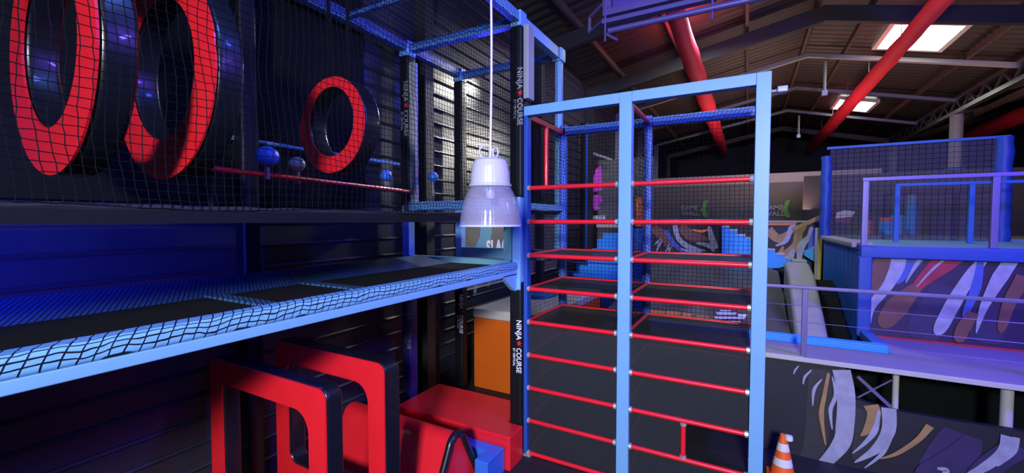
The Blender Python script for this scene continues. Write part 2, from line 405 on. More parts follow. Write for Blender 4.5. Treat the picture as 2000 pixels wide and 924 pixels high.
# red fabric air ducts
def duct(x, z, y0, y1, prof, label, taper=False):
    r = prof[0][1]
    def rr(y):
        for (a, ra), (b, rb) in zip(prof, prof[1:]):
            if y <= b: return ra+(rb-ra)*max(0, y-a)/(b-a)
        return prof[-1][1]
    t = thing('air_duct', label, 'duct', (x, y0, z))
    n = int((y1-y0)/.35); pts = []; rs = []
    for i in range(n+1):
        y = y0+(y1-y0)*i/n; pts.append((x+.01*sin(i*1.3), y, z-.02*abs(sin(i*.9)))); rs.append(rr(y)*(1+.012*sin(i*2.1)))
    if taper:
        for q in range(1, 9): rs[-q] *= .15+.85*(q-1)/8
    MB().path(pts, rs, 24).build('fabric_sleeve', 'red_duct', t, smooth=True)
    for yy in [y0+.6+i*3 for i in range(int((y1-y0-1)/3)+1)]:
        MB().tube((x, yy, z+rr(yy)*.94), (x, yy, roof_z(x)-.02), .008, 6).build('hanger', 'grey_metal', t)
    return t
d1 = duct(-1.3, 6.85, 8.9, 27.5, [(8.9, .175), (12, .22), (17, .25), (27.5, .22)], 'red fabric air duct that starts behind the purple hanging frame and runs behind the tower')
MB().path([(-1.3, 8.9, 6.85), (-1.3, 8.75, 6.86), (-1.3, 8.68, 6.87)], [.175, .16, .13], 24).build('end_cap', 'red_duct', d1, smooth=True)
MB().path([(-1.3, 8.68, 6.87), (-1.3, 8.62, 6.87)], .07, 16).build('end_ring', 'light_grey', d1, smooth=True)
duct(3.0, 6.85, 3.4, 31.2, [(3.4, .165), (12, .165), (21, .215), (31, .21)], 'long red fabric air duct crossing in front of the bright rooflight', True)
duct(8.7, 6.68, 12, 28.5, [(12, .3), (28.5, .3)], 'red fabric air duct beyond the lattice girder, above the blue net box', True)
# small rods hanging from the roof beside the ducts
for (x, y, l) in ((1.95, 15.9, 'thin pale rod hanging from the roof beside the long red duct, the nearer one'), (1.95, 23.4, 'thin pale rod hanging from the roof beside the long red duct, the farther one')):
    t = thing('hanging_rod', l, 'rod', (x, y, 6.6)); MB().tube((x, y, 6.75), (x, y, roof_z(x)-.38), .04, 8).build('rod', 'light_grey', t)
    MB().box(x-.07, x+.07, y-.07, y+.07, 6.6, 6.75).build('end_fitting', 'steel', t)

# hanging purple frame
t = thing('hanging_screen', 'purple-lit screen in a metal frame hung from the roof above the blue tower', 'screen', (-.7, 5.2, 5.3))
yy = 5.2
MB().box(-1.48, -.42, yy, yy+.03, 5.42, 6.3).build('panel', 'screen_fabric', t)
fr = MB().box(-1.6, -.34, yy-.04, yy+.06, 5.34, 5.42).box(-1.6, -1.5, yy-.04, yy+.06, 5.42, 6.3).box(-.42, -.34, yy-.04, yy+.06, 5.42, 6.3)
fr.build('frame', 'screen_metal', t, bevel=.006)
MB().box(-1.6, -.34, yy-.06, yy+.04, 5.24, 5.29).build('lower_bar', 'screen_metal', t)
MB().tube((-1.52, yy-.05, 5.14), (2.2, yy-.05, 5.14), .035, 12).build('pipe', 'screen_metal', t, smooth=True)
for x in (-1.56, -.38, 1.3):
    MB().tube((x, yy-.05, 5.02), (x, yy-.05, roof_z(x)-.02), .012, 8).build('hanger', 'screen_metal', t)
MB().bar((-1.56, yy-.05, 5.12), (-1.40, yy-.09, 5.0), .03, .03).bar((-1.56, yy-.05, 5.3), (-1.86, yy+.25, 5.3), .03, .03).bar((-1.86, yy+.25, 5.3), (-1.86, yy+.25, 5.5), .03, .03).bar((-1.86, yy+.25, 5.5), (-1.5, yy+.05, 5.62), .03, .03).build('bracket', 'screen_metal', t)

# ================================================================== NINJA COURSE FRAME (left)
XF, XB = -2.415, -4.16
TOPZ = 5.22
t = frame = thing('ninja_course_frame', 'blue steel play frame with net walls, black padded posts and two netted decks', 'play structure', (-3.3, 2.5, 0))
# front posts
def pad_post(x, y, z0, z1, label=None, w_=.17, m_='black_pad'):
    o = MB().box(x-w_/2, x+w_/2, y-w_/2, y+w_/2, z0, z1).build('post_pad', m_, frame, bevel=.03, seg=3)
    return o
def ninja_text(o, x, y, ztop, size=.14, white='white_text', face='front', gap=0):
    # reads downward, letters turned a quarter clockwise
    yy = y-.003
    if face == 'front': R = (0, 0, -1); U = (1, 0, 0)
    text('lettering', 'NINJA', white, o, (x, yy, ztop), R, U, size, bold=.0015, sx=.9)
    mb = MB(); c = Vector((x+size*.36, yy, ztop-size*3.0)); s5 = []
    for k in range(10):
        rr = size*.42 if k % 2 == 0 else size*.19; a = pi/2+k*pi/5; s5.append(c+Vector((rr*cos(a), 0, rr*sin(a))))
    mb.poly(s5); mb.build('star', 'red_text', o)
    text('lettering', 'COURSE', white, o, (x, yy, ztop-size*3.6), R, U, size, bold=.0015, sx=.82)
    text('small_lettering', 'BY VERTICAL', white, o, (x-size*.5, yy, ztop-size*3.7), R, U, size*.42, bold=.0005, sx=.9)
po = pad_post(XF, 4.52, .0, 2.12, w_=.165); ninja_text(po, XF+.02, 4.437, 1.66, .094)
po = pad_post(XF, 4.52, 3.12, 5.12, w_=.165); ninja_text(po, XF+.03, 4.437, 4.63, .098, 'light_grey')
MB().box(XF+.09, XF+.16, 4.46, 4.62, 4.27, 5.12).build('foam_strip', 'light_grey', frame, bevel=.01)
MB().box(XF-.05, XF+.06, 4.45, 4.6, 2.1, 3.14).build('post', 'blue_paint', frame, bevel=.006)
MB().prism([(XF-.06, 2.02), (XF+.07, 2.02), (XF+.07, 2.16), (XF-.06, 2.16)], 'Y', 4.43, 4.6).prism([(4.1, 2.22), (4.44, 2.22), (4.44, 2.0), (4.38, 2.02)], 'X', XF-.04, XF+.02).build('post_bracket', 'blue_paint', frame, bevel=.006)
for (x, y, a, b_) in ((XB, 4.52, 0, 2.15), (XB, 4.52, 3.05, 5.1), (XB, 5.75, 0, 2.15), (XB, 5.75, 3.05, 5.1), (XB, 2.32, 0, 5.1), (XF, 5.75, 3.1, 4.0)):
    if (x, y) == (XF, 5.75): continue
    po = pad_post(x, y, a, b_, w_=.16, m_='blue_lit_pad' if (y == 4.52 and a == 0) else 'black_pad')
    if y in (4.52, 5.75) and a == 0: ninja_text(po, x+.03, y-.083, 1.70 if y < 5 else 1.63, .095, 'white_text' if y > 5 else 'light_grey')
    if y == 4.52 and a > 1: ninja_text(po, x+.005, y-.083, 4.75, .11, 'light_grey')
MB().box(XB+.1, XB+.2, 4.44, 4.5, 3.1, 4.98).build('foam_strip', 'light_grey', frame)
for y in (4.52, 5.75):
    MB().box(XB-.06, XB+.06, y-.07, y+.05, 2.1, 3.1).build('post', 'blue_paint', frame, bevel=.006)
MB().box(XF-.045, XF+.045, 5.71, 5.8, 2.3, TOPZ).build('post', 'blue_paint', frame, bevel=.006)
# top beams
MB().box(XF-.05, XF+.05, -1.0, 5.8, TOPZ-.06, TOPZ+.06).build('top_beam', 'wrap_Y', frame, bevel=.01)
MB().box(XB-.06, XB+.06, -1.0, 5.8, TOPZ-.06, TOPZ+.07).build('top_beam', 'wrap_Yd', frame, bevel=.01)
for y in (2.35, 2.9, 3.45, 4.52, 5.75):
    k = .05 if y > 4 else .03
    MB().box(XB+.06, XF-.05, y-k, y+k, TOPZ-k-.02, TOPZ+k-.02).build('cross_beam', 'wrap_X', frame)
MB().bar((XF, 4.52, TOPZ-.02), (XF, 5.72, TOPZ-.02), .105, .13).build('top_beam_sleeve', 'blue_paint', frame)
for y in (4.52, 5.75):
    MB().box(XF-.07, XF+.07, y-.08, y+.08, TOPZ-.1, TOPZ+.08).build('corner_joint', 'blue_paint', frame, bevel=.01)
    MB().box(XB-.08, XB+.08, y-.08, y+.08, TOPZ-.12, TOPZ+.08).build('corner_joint', 'blue_paint', frame, bevel=.01)
# lower deck
ZD = 2.35
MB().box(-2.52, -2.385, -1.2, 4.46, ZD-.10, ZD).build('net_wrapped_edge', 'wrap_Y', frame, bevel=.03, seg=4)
MB().box(-2.49, -2.395, -1.2, 4.46, ZD-.155, ZD-.095).build('edge_beam', 'blue_paint', frame, bevel=.008)
MB().box(-4.12, -2.5, -1.2, 4.44, ZD-.09, ZD-.05).build('deck_mat', 'mat_black', frame)
for y in (1.62, 2.35):
    MB().box(-3.38, -2.53, y-.05, y+.05, ZD-.05, ZD-.035).build('mat_seam', 'wrap_slope', frame)
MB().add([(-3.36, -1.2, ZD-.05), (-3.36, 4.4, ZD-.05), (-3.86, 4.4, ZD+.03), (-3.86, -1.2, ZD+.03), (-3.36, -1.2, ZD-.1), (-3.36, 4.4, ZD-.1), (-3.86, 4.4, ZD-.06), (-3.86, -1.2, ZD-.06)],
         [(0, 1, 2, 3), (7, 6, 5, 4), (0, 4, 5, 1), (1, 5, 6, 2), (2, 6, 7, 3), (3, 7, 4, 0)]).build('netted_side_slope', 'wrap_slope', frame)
MB().box(-4.1, -2.5, 4.44, 4.56, ZD-.1, ZD+.015).build('end_beam', 'teal', frame, bevel=.008)
MB().box(-4.1, -2.5, 5.69, 5.81, ZD-.1, ZD+.06).build('end_beam', 'teal', frame, bevel=.008)
# end screen posts (pale blue uprights around the opening)
MB().box(-2.60, -2.49, 4.47, 4.56, ZD+.015, 3.04).build('opening_upright', 'teal', frame, bevel=.006)
# upper deck
ZU = 2.91
MB().box(-4.1, -2.42, -1.2, 4.3, ZU-.06, ZU-.012).build('upper_deck_board', 'mat_black', frame)
MB().path([(-2.405, -1.2+i*.12, ZU-.005+.004*sin(i*2.2)) for i in range(48)], .018, 6).build('net_hem', 'cord_grey', frame)
MB().box(-2.44, -2.38, -1.2, 4.4, ZU-.075, ZU-.015).build('upper_deck_fascia', 'black_pad', frame)
MB().box(-4.1, -2.5, 4.42, 4.56, 2.98, 3.10).build('upper_end_beam', 'wrap_X', frame, bevel=.01)
MB().box(-4.1, -2.5, 5.69, 5.81, 2.98, 3.08).build('upper_end_beam', 'wrap_X', frame, bevel=.01)
# enclosure nets
nu = 128; nv = 54
def PN(i, j):
    y = -.9+5.35*i/nu; z = ZU+(TOPZ-.05-ZU)*j/nv
    s_ = sin(pi*j/nv)
    return Vector((XF+.03-.07*s_*(.6+.4*sin(y*2.3)), y+.012*sin(j*.35+y*3), z+.012*sin(y*4+j*.2)))
net('enclosure_net', 'cord', frame, PN, nu, nv, .0022, .003)
flat_net('end_net', 'cord', frame, (XF-.05, 5.72, 3.1), (-1.64, 0, 0), (0, 0, 2.05), .045, .0022)
flat_net('side_net', 'cord_grey', frame, (XF, 4.62, 2.35), (0, 1.08, 0), (0, 0, 2.8), .05, .0022)

# frame decorations: light blue pipe along the wall
MB().tube((-4.22, 1.95, 3.62), (-4.22, 4.4, 3.62), .02, 8).build('wall_pipe', 'blue_paint', frame, smooth=True)

# big hanging foam rings
def ring(x, y, z, R, r, th, label, spin=0, squash=1.0):
    t = thing('foam_ring', label, 'foam ring', (x, y, z-R), 'foam rings hanging behind the net')
    n = 56
    out = [(R*cos(2*pi*k/n)*squash, R*sin(2*pi*k/n)) for k in range(n)]; inn = [(r*cos(2*pi*k/n)*squash, r*sin(2*pi*k/n)*1.04+R*.07) for k in range(n)]
    mid = lambda L, f: [(a*f, b*f) for a, b in L]
    w = lambda L: [(x+a, z+b) for a, b in L]
    MB().loopband(w(out), w(inn), 'Y', y, y+.012).build('ring_face', 'red_vinyl', t)
    MB().loopband(w(mid(out, 1.0)), w(mid(inn, 1.0)), 'Y', y+.012, y+th).build('ring_body', 'black_vinyl', t, bevel=.03, seg=3)
    for dx in (-.25*R, .25*R):
        MB().bar((x+dx, y+th/2, z+R*.93), (x+dx*1.3, y+th/2, TOPZ-.05), .045, .008).build('strap', 'black_pad', t)
    if spin: t.rotation_euler.z = spin
    return t
ring(-3.32, .82, 3.755, .66, .43, .17, 'big red-faced black foam ring nearest the end of the net, hanging inside the course')
ring(-3.33, 1.33, 3.775, .66, .43, .17, 'big red-faced foam ring with a torn pale spot at its bottom, second along the net')
MB().add([(-3.30, 1.325, 3.275), (-3.25, 1.325, 3.30), (-3.22, 1.325, 3.30), (-3.27, 1.325, 3.27)], [(0, 1, 2, 3)]).build('torn_spot', 'paint_tan', bpy.data.objects['foam_ring.001'])
ring(-3.32, 2.6, 3.71, .43, .30, .2, 'smaller round red foam ring deeper inside the course, above the grip balls')
# ball grips on a low rail
t = thing('ball_grip_rail', 'dark red rail carrying four pale blue ball grips along the upper deck', 'climbing rail', (-3.7, 3.2, 2.95))
MB().tube((-3.55, 1.7, 3.24), (-4.02, 4.4, 3.24), .022, 10).build('rail', 'red_tube', t, smooth=True)
for (x, y) in ((-3.62, 1.75), (-4.02, 4.3)): MB().tube((x, y, ZU), (x, y, 3.24), .02, 8).build('rail_leg', 'black_pad', t)
for (px, py, X) in ((522, 306, -3.6), (580, 321, -3.75), (754, 343, -3.98), (846, 346, -4.05)):
    p = at(px, py, X=X)
    if p.y > 4.4: p = at(px, py, Y=4.75)
    st = MB().sphere(p, .075 if px != 522 else .095, sz=.95).build('ball_grip', 'blue_vinyl' if px not in (580,) else 'lamp_white', t, smooth=True)
    MB().tube((p.x, p.y, 3.2), (p.x, p.y, p.z), .02, 8).build('ball_stem', 'grey_metal', t)

# foam hoops, wedge, blocks below the deck
def hoop(x0, x1, y, ztop, th, zlow, label, bar=.185):
    t = thing('foam_hoop', label, 'foam obstacle', ((x0+x1)/2, y, 0), 'red and black foam hoops under the netted deck')
    out = rrect(x0, x1, 0.0, ztop, .1, 6, [.09, .05, .02, .02]); inn = rrect(x0+bar, x1-bar, zlow, ztop-bar*1.08, .12, 6, [.16, .06, .1, .1])
    MB().loopband(out, inn, 'Y', y, y+.014).build('red_face', 'red_vinyl', t)
    MB().loopband(out, inn, 'Y', y+.014, y+th).build('black_body', 'black_vinyl', t, bevel=.03, seg=4)
    return t
hoop(-4.08, -2.56, 1.92, 1.66, .16, .25, 'red-faced black foam hoop standing nearest under the netted deck')
hoop(-4.02, -2.56, 2.47, 1.68, .19, .52, 'red-faced black foam hoop standing second, behind the nearest one')
# bump
t = thing('foam_bump', 'red vinyl bump with an arched end edged in black, in front of the red block', 'foam obstacle', (-3.3, 3.5, 0))
def arch(z_top, half, rr, y0=3.46, n=8):
    pts = [(y0-half, 0.0)]
    for k in range(n+1):
        a = pi-(.25+(pi-.5)*k/n) ; pts.append((y0+rr*cos(a), z_top-rr+rr*sin(a)))
    pts.append((y0+half, 0.0)); return pts
MB().prism(arch(.67, .42, .13), 'X', -4.12, -2.58).build('red_body', 'red_vinyl', t, bevel=.01)
MB().prism(arch(.655, .395, .12), 'X', -2.58, -2.575).build('end_panel', 'red_vinyl', t)
path = [(-2.57, a, b) for a, b in arch(.66, .42, .13, n=12)]
MB().path(path, .038, 8).build('black_piping', 'black_vinyl', t, smooth=True)
# red block
t = thing('foam_block', 'low wide red vinyl block with a notch at the black post, behind the bump', 'foam obstacle', (-3.2, 4.5, 0))
MB().prism([(-4.02, 4.10), (-2.30, 4.10), (-2.30, 4.42), (-2.515, 4.42), (-2.515, 4.98), (-4.02, 4.98)], 'Z', 0, .40).build('block_body', 'red_vinyl', t, bevel=.018, seg=3)
MB().tube((-4.0, 4.095, .37), (-2.32, 4.095, .37), .006, 6).build('seam', 'red_vinyl', t)
t = thing('crash_mat', 'small blue vinyl mat lying in front of the red block, beside the bump', 'mat', (-2.7, 3.8, 0))
MB().prism([(-3.05, 3.92), (-2.525, 3.92), (-2.525, 3.72), (-2.36, 3.72), (-2.36, 4.085), (-3.05, 4.085)], 'Z', 0, .28).build('mat_body', 'blue_vinyl', t, bevel=.012)
MB().tube((-2.36, 3.74, .26), (-2.36, 4.07, .26), .006, 6).build('welt', 'deep_blue', t)
# orange box with pale top
t = thing('landing_box', 'tall orange padded box with a thick off-white top mat beyond the red block', 'padded box', (-3.6, 7.3, 0))
MB().box(-4.05, -2.75, 5.95, 8.9, 0, 1.20).build('orange_body', 'orange_vinyl', t, bevel=.03, seg=3)
MB().box(-4.06, -2.74, 5.94, 8.91, 1.20, 1.36).build('top_mat', 'cream_vinyl', t, bevel=.03, seg=3)
o = tag(MB().prism([(-3.5+.3*cos(a)*.9, 7.6+.45*sin(a)) for a in [k*pi/8 for k in range(16)]], 'Z', 1.36, 1.43).build('round_mat', 'mid_blue', bevel=.01), 'round blue mat lying on the off-white top of the orange box', 'mat')
# slackline banner on the side wall
t = thing('wall_banner', 'dark wall banner with teal climber legs and white letters above the pale box top', 'banner', (-4.33, 7.6, 1.6))
MB().box(-4.34, -4.32, 5.95, 10.2, 1.6, 2.98).build('banner_sheet', 'grey_wall', t)
text('lettering', 'SLACK', 'white_text', t, (-4.315, 6.78, 2.22), (0, 1, 0), (0, 0, 1), .34, bold=.014, sx=1.0)
def fig(pts): return [at(a, b, X=-4.316) for a, b in pts]
for L_ in ([(934, 395), (962, 395), (960, 455), (956, 487), (926, 487), (937, 462), (938, 440)], [(976, 440), (986, 440), (993, 457), (990, 462), (984, 450)],
           [(924, 548), (936, 545), (930, 572), (925, 574)], [(952, 541), (961, 538), (957, 557), (952, 562)]):
    MB().poly(fig(L_)).build('climber_silhouette', 'teal', t)
MB().bar((-4.315, 5.96, 1.62), (-4.315, 10.1, 1.62), .01, .02).build('hem', 'cream_vinyl', t)
# dark panels on the wall behind frame
for k, (y0, y1, z0, z1) in enumerate(((2.27, 2.4, 0, 6.9), (3.0, 3.85, 2.9, 6.9))):
    pass
t = thing('wall_cloth', 'black cloth hanging on the ribbed side wall inside the upper course', 'cloth', (-4.3, 2, 3))
MB().box(-4.345, -4.33, -1, 3.9, 3.0, 6.2).build('cloth_sheet', 'mat_black', t)
MB().tube((-4.33, -1, 6.2), (-4.33, 3.9, 6.2), .02, 8).build('cloth_rod', 'grey_metal', t)

# ================================================================== CLIMBING TOWER
TY = 4.5; TB = 5.7
t = tower = thing('climbing_tower', 'tall light blue climbing tower with red rungs in two bays, centre of the room', 'climbing tower', (-1.1, 5.1, 0))
XL, XM, XR = -2.335, -1.14, .10
TT = 4.19
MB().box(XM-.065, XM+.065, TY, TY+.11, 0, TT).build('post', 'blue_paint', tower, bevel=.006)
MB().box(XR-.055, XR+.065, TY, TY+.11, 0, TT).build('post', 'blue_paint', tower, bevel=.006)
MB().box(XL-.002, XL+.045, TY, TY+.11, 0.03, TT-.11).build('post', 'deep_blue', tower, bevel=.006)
MB().box(XL-.0, XM-.065, TY, TY+.11, TT-.11, TT).build('top_beam', 'blue_paint', tower, bevel=.006)
MB().box(XM+.065, XR-.055, TY, TY+.11, TT-.11, TT).build('top_beam', 'blue_paint', tower, bevel=.006)
MB().box(XL+.0, XL+.10, TY-.02, TY+.13, 0, .02).build('foot_plate', 'zinc', tower)
for x in (-2.32, XM, XR):
    MB().box(x-.045, x+.045, TB-.05, TB+.05, 0, TT).build('rear_post', 'wrap_Z', tower, bevel=.006)
MB().box(-2.31, XM-.05, TB-.05, TB+.05, TT-.14, TT-.03).build('rear_top_beam', 'wrap_X', tower, bevel=.006)
MB().box(XM+.05, XR-.05, TB-.05, TB+.05, TT-.14, TT-.03).build('rear_top_beam', 'wrap_X', tower, bevel=.006)
MB().box(-2.355, -2.30, 4.62, 5.66, TT-.13, TT-.07).build('side_top_bar', 'red_tube', tower)
MB().tube((XM, TY+.11, TT-.08), (XM, TB-.05, TT-.08), .03, 10).build('side_top_bar', 'red_tube', tower, smooth=True)
MB().tube((-2.325, 5.12, 3.25), (-2.325, 5.12, TT-.12), .03, 10).build('side_post', 'red_tube', tower, smooth=True)
MB().box(-2.355, -2.30, 4.62, 5.66, 2.98, 3.06).build('side_beam', 'wrap_Y', tower)
def rung(p, q, nm='rung', r=.025, caps=True):
    o = MB().tube(p, q, r, 12).build(nm, 'red_tube', tower, smooth=True)
    if caps:
        p = Vector(p); q = Vector(q); d = (q-p).normalized()
        for e, s in ((p, 1), (q, -1)):
            MB().tube(e+d*s*.022, e-d*s*.006, .033, 8).build('clamp', 'zinc', o)
    return o
for k in range(9):
    zr = .03+.4*k
    rung((XL+.055, TY+.02, zr), (XM-.075, TY+.02, zr))
    rung((XM+.075, TY+.02, zr), (XR-.065, TY+.02, zr))
    if k < 7:
        for (xa, xb) in ((-2.31, XM-.05), (XM+.05, XR-.05)):
            rung((xa, TB-.06, zr), (xb, TB-.06, zr), 'rear_rung', .02, False)
        rung((-2.31, TY+.12, zr), (-2.31, TB-.08, zr), 'side_rung', .02, False)
        rung((XM+.02, TY+.12, zr), (XM+.02, TB-.08, zr), 'side_rung', .02, False)
    if 1 <= k < 7:
        for (xa, xb) in ((-2.29, XM-.02), (XM+.045, XR-.06)):
            MB().quad((xa, TY+.06, zr), (xb, TY+.06, zr), (xb, TB-.07, zr), (xa, TB-.07, zr)).build('shelf', 'shelf_mesh', tower)
# hatch frame
rung((-.53, TY+.02, .455), (-.53, TY+.02, .805), 'hatch_upright')
# fine mesh on the lower front, with the hatch left open
z4 = .03+.4*4
mb = MB().quad((XL+.045, TY+.05, .03), (XM-.065, TY+.05, .03), (XM-.065, TY+.05, z4), (XL+.045, TY+.05, z4)); mb.build('mesh_panel', 'fine_mesh', tower)
mb = MB()
for (xa, xb, za, zb) in ((XM+.065, -.53, .03, z4), (-.53, XR-.055, .83, z4), (-.53, XR-.055, .03, .43)):
    mb.quad((xa, TY+.05, za), (xb, TY+.05, za), (xb, TY+.05, zb), (xa, TY+.05, zb))
mb.build('mesh_panel', 'fine_mesh', tower)
flat_net('net', 'cord', tower, (-2.3, TB-.005, .05), (2.36, 0, 0), (0, 0, 4.0), .05, .0024)
flat_net('net', 'cord', tower, (-2.34, TY+.13, .05), (0, 1.05, 0), (0, 0, 4.0), .05, .0024)
flat_net('net', 'cord', tower, (XM, TY+.13, .05), (0, 1.05, 0), (0, 0, 4.0), .05, .0024)
flat_net('net', 'cord', tower, (XR+.02, TY+.13, .05), (0, 1.05, 0), (0, 0, 4.0), .05, .0024)
# little camera on the right post
t = thing('security_camera', 'small pale camera on the right-hand post of the blue tower', 'camera', (.2, 4.56, 4.0))
MB().tube((.155, 4.56, 4.02), (.24, 4.56, 4.02), .012, 8).build('bracket', 'lamp_white', t)
MB().box(.21, .29, 4.5, 4.6, 3.99, 4.045).build('housing', 'lamp_white', t, bevel=.01)

# ================================================================== PENDANT LAMP
LX, LY = -1.69, 2.72; LZ = 2.80
p = at(958, 440, Y=LY); LX = p.x; LZ = p.z-.005
t = thing('pendant_lamp', 'industrial pendant lamp with white housing and ribbed clear shade hanging on a cable', 'lamp', (LX, LY, LZ))
c = (LX, LY, LZ); R0 = .232
pr = [(R0, 0), (R0*.985, .02), (R0*.965, .06), (R0*.93, .11), (R0*.88, .16), (R0*.815, .205), (R0*.74, .24), (R0*.67, .268), (R0*.64, .29)]
MB().lathe(c, [(a, b*1.04) for a, b in pr], 120, flute=.006).build('lamp_shade', 'acrylic', t, smooth=False)
MB().lathe(c, [(R0*.985, -.004), (R0*1.012, -.004), (R0*1.012, .008), (R0*.985, .008), (R0*.985, -.004)], 60).build('shade_rim', 'clear', t, smooth=True)
MB().lathe(c, [(.10, .295), (.158, .293), (.16, .31), (.149, .315), (.146, .37), (.136, .44), (.121, .485), (.092, .502), (.02, .507), (.0, .507)], 72, flute=.006).build('housing', 'lamp_white', t, smooth=False)
MB().lathe(c, [(.0, .20), (.03, .205), (.035, .24), (.03, .29), (.0, .30)], 20).build('bulb_holder', 'lamp_white', t, smooth=True)
def circ(cx, cz, r, tilt, n=20): return [(LX+cx+r*cos(2*pi*k/n)*cos(tilt), LY+r*cos(2*pi*k/n)*sin(tilt), LZ+cz+r*sin(2*pi*k/n)) for k in range(n+1)]
MB().path(circ(-.04, .56, .05, .3), .008, 8).build('hook_ring', 'clear', t, smooth=True)
MB().path(circ(.045, .545, .036, -.5), .007, 8).build('hook_ring', 'clear', t, smooth=True)
MB().tube((LX, LY, LZ+.49), (LX, LY, LZ+.56), .014, 10).build('cable_gland', 'lamp_white', t, smooth=True)
MB().path([(LX+.012*sin(i*.5), LY, LZ+.55+i*(roof_z(LX)-.1-LZ-.55)/16) for i in range(17)], .009, 8).build('cable', 'cable', t, smooth=True)

# ================================================================== RIGHT MEZZANINE
ZL = 1.2; YL = 6.1
t = lowp = thing('lower_platform', 'purple-lit carpeted platform with pale edge trim and a swirl-painted base wall', 'platform', (2, 6.5, 0))
MB().box(-2.0, 7.5, YL, 6.80, ZL-.05, ZL).box(1.56, 7.5, 6.8, 7.7, ZL-.05, ZL).build('deck', 'deck_carpet', lowp)
MB().box(-2.0, 7.5, YL-.03, YL, ZL-.045, ZL+.01).build('edge_trim', 'cream_vinyl', lowp, bevel=.005)
# pale kick plate left of the stair post
MB().box(.20, .62, YL+.02, YL+.35, ZL, ZL+.012).build('kick_plate', 'light_grey', lowp)
wl = MB().use('mural_dark')
wl.box(-2.0, 1.02, YL, YL+.08, 0, ZL-.05); wl.box(1.02, 7.5, YL, YL+.08, 0, .74)
wl.add([(1.02, YL, .74), (1.42, YL, .74), (1.02, YL, .82), (1.02, YL+.08, .74), (1.42, YL+.08, .74), (1.02, YL+.08, .82)], [(0, 1, 2), (5, 4, 3), (0, 2, 5, 3), (2, 1, 4, 5)])
def ys(mb, m_, pts, ws, Y, n=10):
    mb.zcap = {6.1: ZL-.055, 7.7: 2.33, 12.0: 2.795}.get(Y, 99)
    mb.use(m_).stroke([at(a, b, Y=Y) for a, b in pts], ws, (0, -1, 0), n=n)
Yw = YL
ys(wl, 'paint_shade', [(1600, 722), (1600, 790), (1590, 870), (1560, 924)], [.2, .25, .22, .1], Yw)
ys(wl, 'paint_shade', [(1700, 800), (1700, 850), (1670, 900)], [.3, .3, .1], Yw)
ys(wl, 'paint_violet', [(1880, 846), (1860, 890), (1830, 940)], [.3, .4, .4], Yw)
ys(wl, 'paint_white', [(1643, 722), (1652, 770), (1650, 830), (1640, 870), (1590, 924), (1560, 950)], [.17, .17, .17, .16, .09, .02], Yw)
ys(wl, 'paint_white', [(1625, 735), (1632, 770), (1622, 800), (1625, 838)], [.01, .04, .04, .01], Yw)
ys(wl, 'paint_white', [(1605, 740), (1590, 760), (1587, 792)], [.01, .035, .01], Yw)
ys(wl, 'paint_white', [(1585, 722), (1572, 735), (1568, 750)], [.01, .03, .01], Yw)
ys(wl, 'paint_white', [(1560, 714), (1553, 722), (1550, 730)], [.01, .02, .01], Yw)
ys(wl, 'paint_tan', [(1618, 728), (1610, 770), (1604, 810), (1612, 868)], [.03, .04, .05, .01], Yw)
ys(wl, 'paint_tan', [(1700, 790), (1706, 808), (1694, 838), (1680, 850)], [.14, .12, .08, .01], Yw)
ys(wl, 'paint_white', [(1735, 796), (1734, 840), (1710, 876), (1668, 902)], [.13, .12, .09, .01], Yw)
ys(wl, 'paint_white', [(1716, 800), (1708, 838), (1690, 862), (1664, 884)], [.02, .06, .04, .01], Yw)
ys(wl, 'paint_white', [(1740, 850), (1722, 884), (1688, 912)], [.03, .04, .01], Yw)
ys(wl, 'paint_tan', [(1815, 830), (1790, 858), (1750, 884), (1718, 894)], [.07, .05, .04, .01], Yw)
ys(wl, 'paint_violet', [(1990, 870), (1940, 900), (1900, 940)], [.2, .2, .2], Yw)
ys(wl, 'paint_violet', [(1885, 848), (1850, 890), (1790, 930)], [.02, .14, .18], Yw)
ys(wl, 'paint_white', [(1968, 850), (1958, 880), (1920, 910), (1870, 935)], [.12, .1, .08, .03], Yw)
ys(wl, 'paint_white', [(1982, 852), (1975, 880), (1945, 908)], [.05, .05, .01], Yw)
ys(wl, 'paint_white', [(1828, 912), (1845, 916), (1838, 930)], [.02, .06, .02], Yw)
wl.build('painted_wall', None, lowp)
MB().box(1.1, 7.4, 7.0, 7.05, 0, ZL-.09).build('back_board', 'mat_black', lowp)
for (px, r_) in ((1748, .03), (1966, .05)):
    p = at(px, 790, Y=6.26); MB().tube((p.x, p.y, 0), (p.x, p.y, ZL-.08), r_, 12).build('leg', 'cream_vinyl', lowp, smooth=True)
MB().bar((*at(1675, 735, Y=6.22),), (*at(1740, 795, Y=6.22),), .035, .035).build('brace', 'mezz_metal', lowp)
MB().bar((*at(1668, 780, Y=6.2),), (*at(1742, 742, Y=6.2),), .014, .014).build('brace', 'mezz_metal', lowp)
# guard rail on it
t = thing('guard_rail', 'pale metal guard rail along the front edge of the purple platform', 'railing', (2, YL+.05, ZL))
MB().box(.16, 7.4, YL+.03, YL+.07, 2.02, 2.06).build('top_rail', 'mezz_metal', t, bevel=.006)
for x in (.62, 2.9, 5.2): MB().box(x-.03, x+.03, YL+.03, YL+.07, ZL, 2.02).build('post', 'mezz_metal', t, bevel=.005)
for z in (1.42, 1.62, 1.82): MB().tube((.16, YL+.05, z), (7.4, YL+.05, z), .004, 6).build('wire', 'mezz_metal', t)
# pit border
t = thing('pit_border', 'bright blue padded border around the jump pit next to the purple platform', 'padding', (.5, 7, 1.2))
MB().box(-2.0, 1.56, 6.80, 6.95, 1.16, 1.29).build('front_pad', 'sky_blue', t, bevel=.02)
MB().box(1.42, 1.56, 6.95, 8.2, 1.16, 1.29).build('side_pad', 'mid_blue', t, bevel=.02)
